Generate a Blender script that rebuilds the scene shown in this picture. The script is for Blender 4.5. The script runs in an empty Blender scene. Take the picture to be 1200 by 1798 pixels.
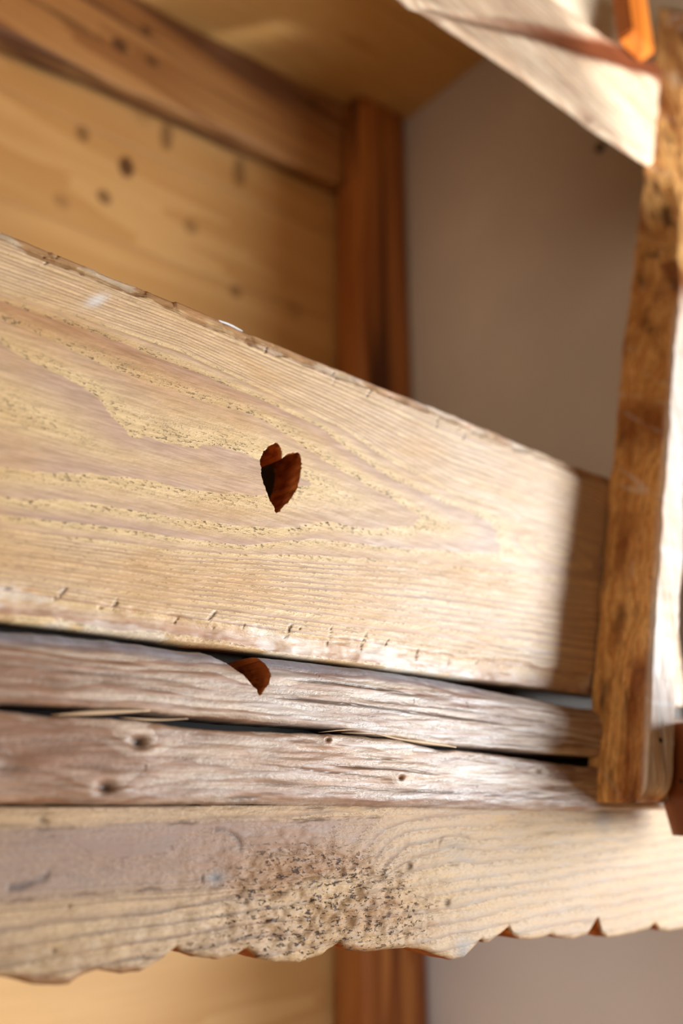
import bpy, math, random
import numpy as np
from mathutils import Matrix, Vector

# ------------------------------------------------------------------ camera
sc = bpy.context.scene
COL = sc.collection
FPX = 1520.0                                   # focal length, px of a 1200 px wide frame
_X = np.array([1838.0, -501.0, FPX]); _X /= np.linalg.norm(_X)
_p = math.atan2(501.0, FPX)
_Z = np.array([0.0, math.cos(_p), math.sin(_p)])
_Y = -np.cross(_Z, _X)
ROT = np.array([_X, _Y, _Z])                   # world = ROT @ (right, up, forward)
CAM = np.array([0.0, -0.43875, 0.0])
cam_data = bpy.data.cameras.new('camera')
cam = bpy.data.objects.new('camera', cam_data)
COL.objects.link(cam)
r_, u_, f_ = ROT[:, 0], ROT[:, 1], ROT[:, 2]
cam.matrix_world = Matrix(((r_[0], u_[0], -f_[0], CAM[0]), (r_[1], u_[1], -f_[1], CAM[1]),
                           (r_[2], u_[2], -f_[2], CAM[2]), (0, 0, 0, 1)))
cam_data.sensor_fit = 'HORIZONTAL'
cam_data.sensor_width = 24.0
cam_data.lens = FPX * 24.0 / 1200.0
cam_data.clip_start = 0.01
cam_data.dof.use_dof = True
cam_data.dof.focus_distance = 0.55
cam_data.dof.aperture_fstop = 2.7
sc.camera = cam

# ------------------------------------------------------------------ light
world = bpy.data.worlds.new('world'); sc.world = world
world.use_nodes = True
bg = world.node_tree.nodes['Background']
bg.inputs['Color'].default_value = (1.0, 0.54, 0.24, 1)
bg.inputs['Strength'].default_value = 0.085

def area(name, loc, target, sx, sy, power, color):
    l = bpy.data.lights.new(name, 'AREA'); l.shape = 'RECTANGLE'
    l.size = sx; l.size_y = sy; l.energy = power; l.color = color
    o = bpy.data.objects.new(name, l); COL.objects.link(o)
    o.location = loc
    o.rotation_euler = (Vector(target) - Vector(loc)).to_track_quat('-Z', 'Y').to_euler()
    return o
def strip(name, loc, tilt, sx, sy, power, color):
    l = bpy.data.lights.new(name, 'AREA'); l.shape = 'RECTANGLE'
    l.size = sx; l.size_y = sy; l.energy = power; l.color = color
    o = bpy.data.objects.new(name, l); COL.objects.link(o)
    o.location = loc; o.rotation_euler = (math.radians(tilt), 0, 0)
    return o
area('window_daylight', (1.80, -1.15, -0.14), (0.5, 0.0, 0.2), 0.6, 0.85, 69, (0.93, 0.98, 1.0))
area('left_fill', (-2.4, -0.85, 0.1), (0.7, 0.0, 0.2), 0.8, 0.8, 18, (1.0, 0.78, 0.54))  # added warm fill from the left for the post's side face
strip('bunk_strip_fill', (0.20, 0.115, 0.98), 92, 0.9, 0.04, 1.6, (1.0, 0.72, 0.46))  # unseen fill behind the upper beam, added to brighten the alcove
strip('lower_strip_fill', (0.3, 0.07, -0.075), 62, 1.0, 0.04, 3.4, (0.88, 0.94, 1.0))  # unseen fill behind the plank, added to brighten the lower alcove
def spot(name, loc, target, power, angle, color, radius=0.04):
    l = bpy.data.lights.new(name, 'SPOT'); l.energy = power; l.spot_size = math.radians(angle); l.spot_blend = 0.5; l.color = color
    l.shadow_soft_size = radius
    o = bpy.data.objects.new(name, l); COL.objects.link(o); o.location = loc
    o.rotation_euler = (Vector(target) - Vector(loc)).to_track_quat('-Z', 'Y').to_euler()
spot('side_spot_fill', (1.5, -1.0, -0.1), (0.87, 0.0, 0.92), 210, 11, (1.0, 0.97, 0.94))  # added spot that brightens the upper beam, not a lamp of the room

vs = sc.view_settings
sc.display_settings.display_device = 'sRGB'
vs.view_transform = 'Standard'; vs.look = 'None'; vs.gamma = 1.0; vs.use_curve_mapping = False
vs.exposure = 0.0

# ------------------------------------------------------------------ helpers
rng = np.random.default_rng(7)
random.seed(7)

def at(x, y, Y=0.0):
    """photo measure (1200x1798) -> point of the upright plane at depth Y"""
    d = ROT @ np.array([x - 600.0, -(y - 899.0), FPX])
    return d * ((Y - CAM[1]) / d[1]) + CAM

def lin(*rgb):
    return tuple((c / 255 / 12.92 if c <= 10 else ((c / 255 + 0.055) / 1.055) ** 2.4) for c in rgb)

_T = rng.random((64, 64, 64)).astype(np.float32)
def vnoise(x, y, z=0.0):
    x, y, z = np.broadcast_arrays(np.asarray(x, float), np.asarray(y, float), np.asarray(z, float))
    xi, yi, zi = np.floor(x).astype(int), np.floor(y).astype(int), np.floor(z).astype(int)
    fx, fy, fz = x - xi, y - yi, z - zi
    fx, fy, fz = [t * t * (3 - 2 * t) for t in (fx, fy, fz)]
    def g(a, b, c): return _T[(xi + a) % 64, (yi + b) % 64, (zi + c) % 64]
    o = 0
    for a, wa in ((0, 1 - fx), (1, fx)):
        for b, wb in ((0, 1 - fy), (1, fy)):
            for c, wc in ((0, 1 - fz), (1, fz)):
                o = o + g(a, b, c) * wa * wb * wc
    return o * 2 - 1
def fbm(x, y, z=0.0, n=3):
    o, a = 0, 1.0
    for i in range(n):
        o = o + a * vnoise(np.asarray(x) * 2**i + 7.3 * i, np.asarray(y) * 2**i + 3.1 * i, np.asarray(z) * 2**i); a *= 0.5
    return o / 1.75
def sstep(a, b, t):
    t = np.clip((t - a) / (b - a), 0, 1); return t * t * (3 - 2 * t)

def link(o, parent=None):
    COL.objects.link(o)
    if parent is not None: o.parent = parent
    return o
def tag(o, label=None, cat=None, group=None, kind=None):
    if label: o['label'] = label
    if cat: o['category'] = cat
    if group: o['group'] = group
    if kind: o['kind'] = kind
    return o
def empty(name, loc=(0, 0, 0)):
    o = bpy.data.objects.new(name, None); o.location = loc; o.empty_display_size = 0.05
    return link(o)
def mesh(name, v, quads, mats, caps=(), smooth=True):
    me = bpy.data.meshes.new(name)
    faces = quads.tolist() if hasattr(quads, 'tolist') else list(quads)
    me.from_pydata(np.asarray(v).tolist(), [], faces + [list(c) for c in caps])
    me.update()
    if smooth: me.polygons.foreach_set('use_smooth', np.ones(len(me.polygons), bool))
    for m in (mats if isinstance(mats, (list, tuple)) else [mats]): me.materials.append(m)
    return me
def obj(name, me, parent=None):
    return link(bpy.data.objects.new(name, me), parent)
def coords(me):
    a = np.empty(len(me.vertices) * 3, np.float32); me.vertices.foreach_get('co', a); return a.reshape(-1, 3)
def set_attr(me, name, val):
    at_ = me.attributes.get(name) or me.attributes.new(name, 'FLOAT', 'POINT')
    at_.data.foreach_set('value', np.ascontiguousarray(val, np.float32))
def sweep_faces(n, m):
    """n rings of m points, closed around; end caps"""
    i, j = np.meshgrid(np.arange(n - 1), np.arange(m), indexing='ij')
    j2 = (j + 1) % m
    q = np.stack([i * m + j, (i + 1) * m + j, (i + 1) * m + j2, i * m + j2], -1).reshape(-1, 4)
    caps = [list(range(m)), [(n - 1) * m + k for k in range(m - 1, -1, -1)]]
    return q, caps
def fix_normals(me):
    import bmesh
    bm = bmesh.new(); bm.from_mesh(me); bmesh.ops.recalc_face_normals(bm, faces=bm.faces); bm.to_mesh(me); bm.free()
def box(name, lo, hi, mats, parent=None, bev=0.003, seg=2):
    import bmesh
    bm = bmesh.new(); bmesh.ops.create_cube(bm, size=1)
    for v in bm.verts:
        v.co = [lo[k] + (v.co[k] + 0.5) * (hi[k] - lo[k]) for k in range(3)]
    if bev: bmesh.ops.bevel(bm, geom=list(bm.edges), offset=bev, segments=seg, affect='EDGES')
    me = bpy.data.meshes.new(name); bm.to_mesh(me); bm.free()
    me.materials.append(mats)
    return obj(name, me, parent)

def ticks(x, z, items):
    """short checks: (x, z, length, angle from vertical, width); returns darkness 0..1"""
    o = np.zeros_like(x)
    for (cx, cz, ln, an, w) in items:
        s = np.abs(x - cx) < ln + w * 4
        dx, dz = x[s] - cx, z[s] - cz
        a = dx * math.sin(an) + dz * math.cos(an); b = dx * math.cos(an) - dz * math.sin(an)
        b = b + 0.0009 * vnoise(a * 260 + cx * 900, 0.5); rag = 0.45 + 0.9 * vnoise(dx * 900, dz * 1500, cx * 50)
        o[s] = np.maximum(o[s], np.exp(-(b / w) ** 2) * (1 - sstep(0.6, 1.0, np.abs(a) / ln)) * np.clip(rag, 0, 1))
    return o
def polyline(x, z, pts, w):
    """dark line along pts (pixels on Y=0), tapering"""
    P = np.array([at(*p)[[0, 2]] for p in pts])
    zz = np.interp(x, P[:, 0], P[:, 1])
    k = (x > P[0, 0]) & (x < P[-1, 0])
    e = np.minimum(x - P[0, 0], P[-1, 0] - x) / 0.02
    return np.where(k, np.exp(-((z - zz) / w) ** 2) * np.clip(e, 0, 1), 0)

# ------------------------------------------------------------------ materials
class N:
    def __init__(s, name, bump=True):
        s.m = bpy.data.materials.new(name); s.m.use_nodes = True
        s.t = s.m.node_tree; s.t.nodes.clear()
        s.out = s.t.nodes.new('ShaderNodeOutputMaterial'); s.b = s.t.nodes.new('ShaderNodeBsdfPrincipled')
        s.t.links.new(s.b.outputs[0], s.out.inputs[0])
    def put(s, sock, v):
        if v is None: return
        if isinstance(v, bpy.types.NodeSocket): s.t.links.new(v, sock)
        else:
            if isinstance(v, tuple) and len(v) == 3 and sock.type == 'RGBA': v = (*v, 1)
            sock.default_value = v
    def math(s, op, a, b=None, c=None, clamp=False):
        n = s.t.nodes.new('ShaderNodeMath'); n.operation = op; n.use_clamp = clamp
        for k, v in enumerate((a, b, c)): s.put(n.inputs[k], v)
        return n.outputs[0]
    def attr(s, name):
        n = s.t.nodes.new('ShaderNodeAttribute'); n.attribute_name = name; return n.outputs['Fac']
    def co(s, scale=(1, 1, 1), rot=(0, 0, 0), loc=(0, 0, 0)):
        n = s.t.nodes.new('ShaderNodeTexCoord'); mp = s.t.nodes.new('ShaderNodeMapping')
        mp.inputs['Scale'].default_value = scale; mp.inputs['Rotation'].default_value = rot; mp.inputs['Location'].default_value = loc
        s.t.links.new(n.outputs['Object'], mp.inputs[0]); return mp.outputs[0]
    def noise(s, vec, scale=1.0, detail=3.0, rough=0.55, dist=0.0):
        n = s.t.nodes.new('ShaderNodeTexNoise'); s.put(n.inputs['Vector'], vec)
        n.inputs['Scale'].default_value = scale; n.inputs['Detail'].default_value = detail
        n.inputs['Roughness'].default_value = rough; n.inputs['Distortion'].default_value = dist
        return n.outputs['Fac']
    def vor(s, vec, scale=1.0, out='Distance'):
        n = s.t.nodes.new('ShaderNodeTexVoronoi'); s.put(n.inputs['Vector'], vec); n.inputs['Scale'].default_value = scale
        return n.outputs[out]
    def ramp(s, f, a, b, lo=0.0, hi=1.0, smooth=True):
        n = s.t.nodes.new('ShaderNodeMapRange'); n.interpolation_type = 'SMOOTHSTEP' if smooth else 'LINEAR'
        s.put(n.inputs[0], f); n.inputs[1].default_value = a; n.inputs[2].default_value = b
        n.inputs[3].default_value = lo; n.inputs[4].default_value = hi
        return n.outputs[0]
    def mix(s, f, a, b, mode='MIX'):
        n = s.t.nodes.new('ShaderNodeMix'); n.data_type = 'RGBA'; n.blend_type = mode
        s.put(n.inputs[0], f); s.put(n.inputs[6], a); s.put(n.inputs[7], b); return n.outputs[2]
    def bump(s, h, strength, dist, nrm=None):
        n = s.t.nodes.new('ShaderNodeBump'); n.inputs['Strength'].default_value = strength
        n.inputs['Distance'].default_value = dist; s.put(n.inputs['Height'], h); s.put(n.inputs['Normal'], nrm)
        return n.outputs[0]
    def done(s, col, rough, nrm=None, spec=0.35):
        s.put(s.b.inputs['Base Color'], col); s.put(s.b.inputs['Roughness'], rough)
        s.put(s.b.inputs['Normal'], nrm); s.b.inputs['Specular IOR Level'].default_value = spec
        return s.m

def ringed_wood(name, early, late, dark, line=None, axis=0, warp=0.25, lo=0.25, hi=0.95, spk=0.5, fiber=0.10,
                rough=0.62, bumpk=0.5, blotch=None, spec=0.3, fine=1.0, stain=None, bluec=lin(116, 118, 122)):
    """wood whose growth rings follow the vertex attribute phi; 'dark', 'speck', 'tone' are attributes too"""
    n = N(name)
    st = [40.0, 50.0, 500.0] if axis == 0 else [500.0, 500.0, 40.0]
    lo_st = [14.0, 14.0, 90.0] if axis == 0 else [90.0, 90.0, 14.0]
    w = n.noise(n.co(tuple(lo_st)), 1.0, 4.0, 0.6)
    w2 = n.noise(n.co(tuple(x * 3.5 for x in lo_st)), 1.0, 3.0, 0.7)
    phi = n.math('ADD', n.attr('phi'), n.math('MULTIPLY', n.math('SUBTRACT', w, 0.5), warp * 2))
    phi = n.math('ADD', phi, n.math('MULTIPLY', n.math('SUBTRACT', w2, 0.5), warp * 0.8))
    s = n.math('FRACT', phi)
    edge = n.ramp(s, 0.97, 1.0, 1.0, 0.0)
    lw = n.math('MULTIPLY', n.ramp(s, lo, hi), edge)
    # rings differ from one another
    rv = n.noise(n.math('FLOOR', phi), 3.7, 0.0)
    lw = n.math('MULTIPLY', lw, n.ramp(rv, 0.25, 0.7, 0.55, 1.0))
    tone = n.attr('tone')
    fib = n.noise(n.co(tuple(st)), 1.0, 3.0, 0.65)
    bl = n.noise(n.co((9, 22, 22) if axis == 0 else (22, 22, 9)), 1.0, 3.0, 0.5)
    col = n.mix(lw, early, late)
    if line is not None:
        thin = n.math('MULTIPLY', n.ramp(s, 0.70, 0.95), edge)
        col = n.mix(n.math('MULTIPLY', thin, n.attr('dense')), col, line)
    if blotch is not None:
        col = n.mix(n.math('MULTIPLY', n.ramp(bl, 0.42, 0.70), 0.55), col, blotch)
    col = n.mix(n.math('MULTIPLY', n.ramp(tone, 0.0, 1.0, smooth=False), 1.0), col, n.mix(0.5, late, dark) if stain is None else stain)
    col = n.mix(1.0, col, n.mix(n.ramp(fib, 0.25, 0.75), (1 - fiber * 2.2,) * 3, (1 + fiber * 1.2,) * 3), 'MULTIPLY')
    # torn specks along the ring edges
    spn = n.noise(n.co((260 * fine, 60 * fine, 700 * fine) if axis == 0 else (420 * fine, 420 * fine, 160 * fine), rot=(0, 0.35, 0)), 1.0, 2.0, 0.6)
    near = n.math('MAXIMUM', n.math('MAXIMUM', n.ramp(s, 0.0, 0.10, 1.0, 0.0), n.ramp(s, 0.0, 0.6, 0.72, 0.0)), n.ramp(s, 0.985, 1.0))
    sk = n.math('MULTIPLY', n.math('MULTIPLY', near, n.attr('speck')), n.ramp(n.math('ADD', spn, n.math('MULTIPLY', n.math('SUBTRACT', n.noise(n.co((60, 10, 120)), 1.0, 2.0), 0.5), 0.35)), 0.555, 0.63))
    sk = n.math('MULTIPLY', sk, spk, clamp=True)
    wn = n.vor(n.co((300, 60, 520) if axis == 0 else (420, 420, 260)), 1.0)
    wn2 = n.noise(n.co((190, 40, 480)), 1.0, 3.0, 0.7, 0.5)
    wk = n.math('MULTIPLY', n.ramp(n.math('ADD', wn2, n.math('MULTIPLY', wn, -0.12)), 0.50, 0.56), n.ramp(n.math('ADD', n.attr('worm'), n.math('MULTIPLY', n.math('SUBTRACT', w2, 0.5), 1.2)), 0.35, 0.8), clamp=True)
    dk = n.attr('dark')
    hole = n.math('MAXIMUM', n.math('MAXIMUM', sk, wk), dk)
    col = n.mix(hole, col, dark)
    tint = n.attr('grey')
    col = n.mix(tint, col, n.mix(0.65, lin(150, 150, 160), col))
    col = n.mix(n.attr('blue'), col, bluec)
    col = n.mix(n.attr('pale'), col, lin(232, 228, 226))
    h = n.math('ADD', n.math('MULTIPLY', lw, 0.5), n.math('MULTIPLY', fib, 0.35))
    h = n.math('SUBTRACT', h, n.math('MULTIPLY', hole, 1.6))
    h = n.math('ADD', h, n.math('MULTIPLY', spn, n.math('MULTIPLY', n.math('SUBTRACT', 1.0, lw), 0.8)))
    nr = n.bump(h, bumpk, 0.0012)
    return n.done(col, n.ramp(fib, 0.2, 0.8, rough - 0.1, rough + 0.12), nr, spec)

def plain_wood(name, c1, c2, knot, axis=0, ring=55.0, rough=0.55, knots=True, spec=0.3, bumpk=0.25, streak=None, kscale=1.0, spots=()):
    """background timber: stretched noise grain with knots, in object space"""
    n = N(name)
    sc3 = lambda a, b: tuple(a if k == axis else b for k in range(3))
    w = n.noise(n.co(sc3(1.2, 9)), 1.0, 3.0, 0.5, 0.3)
    g = n.math('FRACT', n.math('MULTIPLY', w, ring * 0.25))
    f = n.noise(n.co(sc3(6, 160)), 1.0, 3.0, 0.6)
    col = n.mix(n.ramp(g, 0.2, 1.0), c1, c2)
    col = n.mix(n.ramp(f, 0.3, 0.75, 0.0, 0.5), col, c2)
    if streak is not None:
        st = n.noise(n.co(sc3(0.9, 26)), 1.0, 2.0, 0.5)
        col = n.mix(n.ramp(st, 0.52, 0.66), col, streak)
    h = f
    if knots:
        k = n.vor(n.co(sc3(3.2 * kscale, 6.0 * kscale), loc=(0.3, 0.1, 0.45)), 1.0)
        kf = n.ramp(k, 0.06, 0.15, 1.0, 0.0)
        col = n.mix(n.math('MULTIPLY', kf, 0.8), col, knot)
    if spots:
        sp = n.t.nodes.new('ShaderNodeSeparateXYZ'); n.t.links.new(n.co(), sp.inputs[0])
        tot = None
        wob = n.math('MULTIPLY', n.math('SUBTRACT', n.noise(n.co((90, 90, 90)), 1.0, 2.0), 0.5), 0.5)
        for kx, kz, rx, rz, am in spots:
            dx = n.math('POWER', n.math('DIVIDE', n.math('SUBTRACT', sp.outputs[0], kx), rx), 2.0)
            dz = n.math('POWER', n.math('DIVIDE', n.math('SUBTRACT', sp.outputs[2], kz), rz), 2.0)
            k = n.math('MULTIPLY', n.ramp(n.math('ADD', n.math('ADD', dx, dz), wob), 0.4, 1.3, 1.0, 0.0), am)
            tot = k if tot is None else n.math('MAXIMUM', tot, k)
        col = n.mix(tot, col, knot)
    return n.done(col, rough, n.bump(h, bumpk, 0.001), spec)

WALLK = []
for _x, _y, _rx, _rz, _a in [(118, 112, 0.016, 0.026, 0.6), (145, 235, 0.013, 0.016, 0.6), (222, 293, 0.015, 0.022, 0.95), (292, 240, 0.014, 0.032, 0.6), (420, 303, 0.016, 0.034, 0.55),
                        (183, 346, 0.014, 0.014, 0.7), (335, 398, 0.016, 0.016, 0.45), (413, 512, 0.014, 0.013, 0.6), (108, 354, 0.015, 0.013, 0.35), (517, 545, 0.02, 0.02, 0.25), (250, 195, 0.02, 0.03, 0.2)]:
    _q = at(_x, _y, 0.70); WALLK.append((_q[0], _q[2], _rx, _rz, _a))
BEAMK = []
for _x, _y, _rx, _rz, _a in [(212, 78, 0.016, 0.014, 0.85), (268, 106, 0.015, 0.010, 0.7), (258, 52, 0.012, 0.010, 0.7), (550, 178, 0.014, 0.012, 0.5), (130, 40, 0.05, 0.008, 0.5)]:
    _q = at(_x, _y, 0.65); BEAMK.append((_q[0], _q[2], _rx, _rz, _a))
M = {}
M['board'] = ringed_wood('old_pine_board', lin(228, 196, 148), lin(190, 156, 138), lin(62, 36, 20), line=lin(158, 104, 66),
                         warp=0.20, spk=1.0, bumpk=0.55, blotch=lin(210, 164, 110), lo=0.15, hi=0.9, rough=0.48, spec=0.55, stain=lin(170, 112, 62))
M['beam'] = ringed_wood('weathered_beam_wood', lin(206, 184, 164), lin(152, 112, 82), lin(46, 30, 22), warp=0.45, spk=0.7,
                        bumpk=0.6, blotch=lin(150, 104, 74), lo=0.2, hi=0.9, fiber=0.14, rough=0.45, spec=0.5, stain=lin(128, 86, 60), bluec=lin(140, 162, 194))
M['valance'] = ringed_wood('grey_weathered_plank', lin(190, 162, 130), lin(156, 130, 106), lin(66, 42, 26), line=lin(112, 92, 78), warp=0.3, spk=0.8,
                           bumpk=0.7, blotch=lin(190, 158, 112), lo=0.5, hi=0.97, fiber=0.10, rough=0.58, spec=0.35, stain=lin(142, 98, 62))
M['post'] = ringed_wood('hewn_post_wood', lin(242, 188, 118), lin(208, 140, 76), lin(76, 38, 16), axis=2, warp=0.6, spk=0.4,
                        bumpk=0.7, blotch=lin(184, 116, 58), stain=lin(146, 82, 36), fiber=0.16, rough=0.5, spec=0.4)
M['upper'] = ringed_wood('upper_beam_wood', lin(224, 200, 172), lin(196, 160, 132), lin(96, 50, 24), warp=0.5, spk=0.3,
                         bumpk=0.4, blotch=lin(206, 170, 138), rough=0.7, spec=0.08, stain=lin(104, 48, 18))  # stain colour also draws the painted shadow band
M['fascia'] = plain_wood('pale_fascia_wood', lin(236, 216, 190), lin(220, 194, 160), lin(120, 80, 44), axis=0, ring=10, knots=False)
def torn_edge():
    n = N('torn_end_grain_wood')
    a = n.noise(n.co((220, 90, 220)), 1.0, 4.0, 0.65); b = n.noise(n.co((30, 30, 70)), 1.0, 2.0)
    col = n.mix(n.ramp(a, 0.35, 0.68), lin(200, 126, 66), lin(126, 66, 30))
    col = n.mix(n.ramp(b, 0.4, 0.7), col, lin(152, 82, 38))
    return n.done(col, 0.8, n.bump(a, 0.8, 0.001), 0.2)
M['cut'] = torn_edge()
M['wall_plank'] = plain_wood('wall_plank_pine', lin(200, 160, 106), lin(184, 140, 86), lin(86, 56, 34), axis=0, ring=14, rough=0.5, knots=False, spots=WALLK)
M['ceil_plank'] = plain_wood('ceiling_plank_pine', lin(214, 172, 110), lin(196, 150, 88), lin(120, 80, 44), axis=0, ring=10, rough=0.5, knots=False)
M['dark_beam'] = plain_wood('old_ceiling_beam_wood', lin(182, 138, 88), lin(148, 104, 64), lin(70, 46, 34), axis=0, ring=14, rough=0.5, streak=lin(104, 70, 48), spots=BEAMK)
M['corner'] = plain_wood('red_brown_corner_post_wood', lin(178, 118, 62), lin(136, 78, 36), lin(58, 30, 16), axis=2, ring=12, rough=0.45, streak=lin(84, 46, 22))
M['block'] = plain_wood('orange_block_wood', lin(206, 120, 44), lin(160, 84, 26), lin(90, 44, 16), axis=2, ring=14, rough=0.45, knots=False)
M['side'] = plain_wood('brown_side_board_wood', lin(160, 96, 52), lin(120, 66, 32), lin(64, 34, 18), axis=2, ring=18, rough=0.5)
M['core'] = plain_wood('crack_shade_wood', lin(24, 18, 15), lin(14, 11, 10), lin(8, 7, 6), axis=0, ring=60, knots=False)  # near-black colour stands for the shade inside the crack
def plaster():
    n = N('lime_plaster')
    f = n.noise(n.co((60, 60, 60)), 1.0, 4.0, 0.6); g = n.noise(n.co((3, 3, 3)), 1.0, 2.0)
    col = n.mix(n.ramp(g, 0.3, 0.7), lin(206, 200, 196), lin(196, 190, 188))
    return n.done(col, 0.85, n.bump(f, 0.2, 0.002), 0.2)
M['plaster'] = plaster()
def fabric(name, c):
    n = N(name); f = n.noise(n.co((500, 500, 500)), 1.0, 2.0)
    return n.done(n.mix(f, tuple(x * 0.8 for x in c), c), 0.9, n.bump(f, 0.3, 0.001), 0.1)
M['mattress'] = fabric('grey_mattress_cover', lin(118, 112, 108))
M['cloth'] = fabric('white_cotton', lin(240, 240, 242))
def metal():
    n = N('dark_iron'); f = n.noise(n.co((300, 300, 300)), 1.0, 2.0)
    n.b.inputs['Metallic'].default_value = 0.8
    return n.done(n.mix(f, lin(50, 44, 40), lin(80, 72, 66)), 0.5)
M['iron'] = metal()

# ------------------------------------------------------------------ setting
WX, WY, CZ = 1.107, 0.70, 1.40                    # end wall, back wall, ceiling
LX = -0.75
LOWZ = -1.15
wb = box('wall_back', (LX, WY + 0.02, LOWZ), (WX + 0.06, WY + 0.05, CZ + 0.05), M['core'], bev=0)
tag(wb, kind='structure')
TILT = (at(567, 413, WY)[2] - at(0, 160, WY)[2]) / (at(567, 413, WY)[0] - at(0, 160, WY)[0])
CT = (at(640, 200, 0.65)[2] - at(260, 0, 0.65)[2]) / (at(640, 200, 0.65)[0] - at(260, 0, 0.65)[0])   # the old ceiling is out of level
joints = [LOWZ, -0.93, -0.71, -0.43, -0.185, -0.02, 0.16]
jz = sorted([at(300, 294, WY)[2], at(300, 467, WY)[2]])
dz_ = jz[1] - jz[0]
joints += [jz[0] - dz_ * 2, jz[0] - dz_, jz[0], jz[1], jz[1] + dz_, CZ]
joints = sorted(j for j in joints if j <= CZ)
for a, b in zip(joints[:-1], joints[1:]):
    if b - a < 0.05: continue
    me = box('plank', (LX, -0.0, a + 0.0006), (WX, 0.021, b - 0.0006), M['wall_plank'], wb, bev=0.002, seg=1)
    me.location = (0, WY + random.uniform(-0.0008, 0.0008), 0)
    for v_ in me.data.vertices: v_.co.z += TILT * (v_.co.x - 0.5)
cl = box('ceiling', (LX, -0.02, CZ + 0.022), (WX + 0.06, WY + 0.05, CZ + 0.05), M['core'], bev=0)
tag(cl, kind='structure')
for k in range(5):
    y0 = -0.02 + k * 0.148
    o = box('plank', (LX, y0 + 0.0008, CZ), (WX, y0 + 0.1472, CZ + 0.021), M['ceil_plank'], cl, bev=0.002, seg=1)
    for v_ in o.data.vertices: v_.co.z += CT * (v_.co.x - WX)
wr = box('wall_right', (WX, -0.02, LOWZ), (WX + 0.06, WY + 0.02, CZ + 0.02), M['plaster'], bev=0)
tag(wr, kind='structure')
wl = box('wall_left', (LX - 0.06, -0.02, LOWZ), (LX, WY + 0.05, CZ + 0.05), M['plaster'], bev=0)
tag(wl, kind='structure')
fl = box('floor', (LX - 0.6, -2.2, LOWZ - 0.05), (WX + 1.2, WY + 0.05, LOWZ), M['wall_plank'], bev=0)
tag(fl, kind='structure')

# old ceiling beam along the back wall, with a hewn profile
def hewn_bar(name, lo, hi, axis, mat, parent=None, amp=0.004, n=60, rad=0.012, freq=9.0):
    """bar along an axis with rounded, uneven faces"""
    o = [k for k in range(3) if k != axis]
    m = 40
    t = np.linspace(0, 2 * math.pi, m, endpoint=False) + math.pi / 4
    e = 6.0
    c, s = np.cos(t), np.sin(t)
    cx = np.sign(c) * np.abs(c) ** (2 / e); sx = np.sign(s) * np.abs(s) ** (2 / e)
    a = np.linspace(lo[axis], hi[axis], n)
    V = np.zeros((n, m, 3))
    mid = [(lo[k] + hi[k]) / 2 for k in range(3)]; hl = [(hi[k] - lo[k]) / 2 for k in range(3)]
    d = 1 - amp / min(hl[o[0]], hl[o[1]]) * (0.5 + 0.5 * fbm(a[:, None] * freq, cx[None] * 2 + mid[0] * 9, sx[None] * 2))
    V[:, :, axis] = a[:, None]
    V[:, :, o[0]] = mid[o[0]] + hl[o[0]] * cx[None] * d
    V[:, :, o[1]] = mid[o[1]] + hl[o[1]] * sx[None] * d
    q, caps = sweep_faces(n, m)
    me = mesh(name, V.reshape(-1, 3), q, mat, caps); fix_normals(me)
    return obj(name, me, parent)

cp_l, cp_f = 0.962, 0.612                       # corner post: left side, front
zb0 = at(300, 185, 0.65)
o = hewn_bar('ceiling_beam', (LX, 0.65, zb0[2]), (cp_l + 0.001, WY - 0.001, at(450, 100, 0.65)[2]), 0, M['dark_beam'], amp=0.004, n=90, freq=6)
for v_ in o.data.vertices: v_.co.z += CT * (v_.co.x - 0.62)
tag(o, 'dark brown hewn beam under the ceiling along the plank back wall', 'beam')
o = hewn_bar('corner_post', (cp_l, cp_f, LOWZ), (WX - 0.001, WY - 0.001, CZ - 0.003), 2, M['corner'], amp=0.003, n=120, freq=4)
tag(o, 'reddish brown timber post in the back corner beside the plaster wall', 'post')

# bunk base and mattress behind the boards
bb = empty('bunk_base', (0.3, 0.35, -0.02))
tag(bb, 'plain plank bunk base hidden behind the heart board', 'bed base')
for k in range(4):
    y0 = 0.065 + k * 0.125
    o = box('slat', (-1.04, -0.055, -0.012), (0.80, 0.055, 0.012), M['wall_plank'], bb, bev=0.002, seg=1)
    o.location = (0, y0 + 0.06 - 0.35, 0.0)
mt = box('mattress', (LX + 0.02, 0.055, -0.006), (cp_l - 0.02, 0.58, 0.262), M['mattress'], bev=0.012, seg=4)
tag(mt, 'grey covered mattress glimpsed through the heart cut-out', 'mattress')

# ------------------------------------------------------------------ heart board
BZ0, BZ1, BT = 0.087, 0.307, 0.030
UP = [
 (1, [(0, 600), (50, 625), (110, 655), (170, 695), (200, 730), (225, 760), (320, 778), (400, 780), (450, 795), (500, 815), (545, 846)]),
 (2, [(0, 560), (100, 600), (200, 645), (320, 690), (440, 730), (500, 765), (600, 825), (665, 860), (705, 887), (733, 907)]),
 (3, [(0, 525), (150, 575), (320, 640), (450, 700), (560, 750), (665, 820), (780, 880), (850, 900), (920, 925), (1000, 948)]),
 (4.2, [(0, 505), (320, 612), (600, 748), (800, 865), (1000, 928), (1060, 948)]),
]
DN = [
 (1, [(0, 825), (100, 830), (225, 840), (350, 862), (455, 872), (545, 850)]),
 (2, [(0, 870), (150, 880), (300, 905), (433, 932), (490, 937), (520, 931), (575, 921), (650, 928), (728, 920), (733, 909)]),
 (3, [(0, 905), (150, 920), (300, 942), (433, 962), (500, 953), (560, 946), (620, 956), (700, 962), (780, 965), (880, 968), (1000, 956)]),
 (4.2, [(0, 930), (300, 972), (560, 985), (750, 992), (900, 1012), (1060, 1030)]),
]
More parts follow.
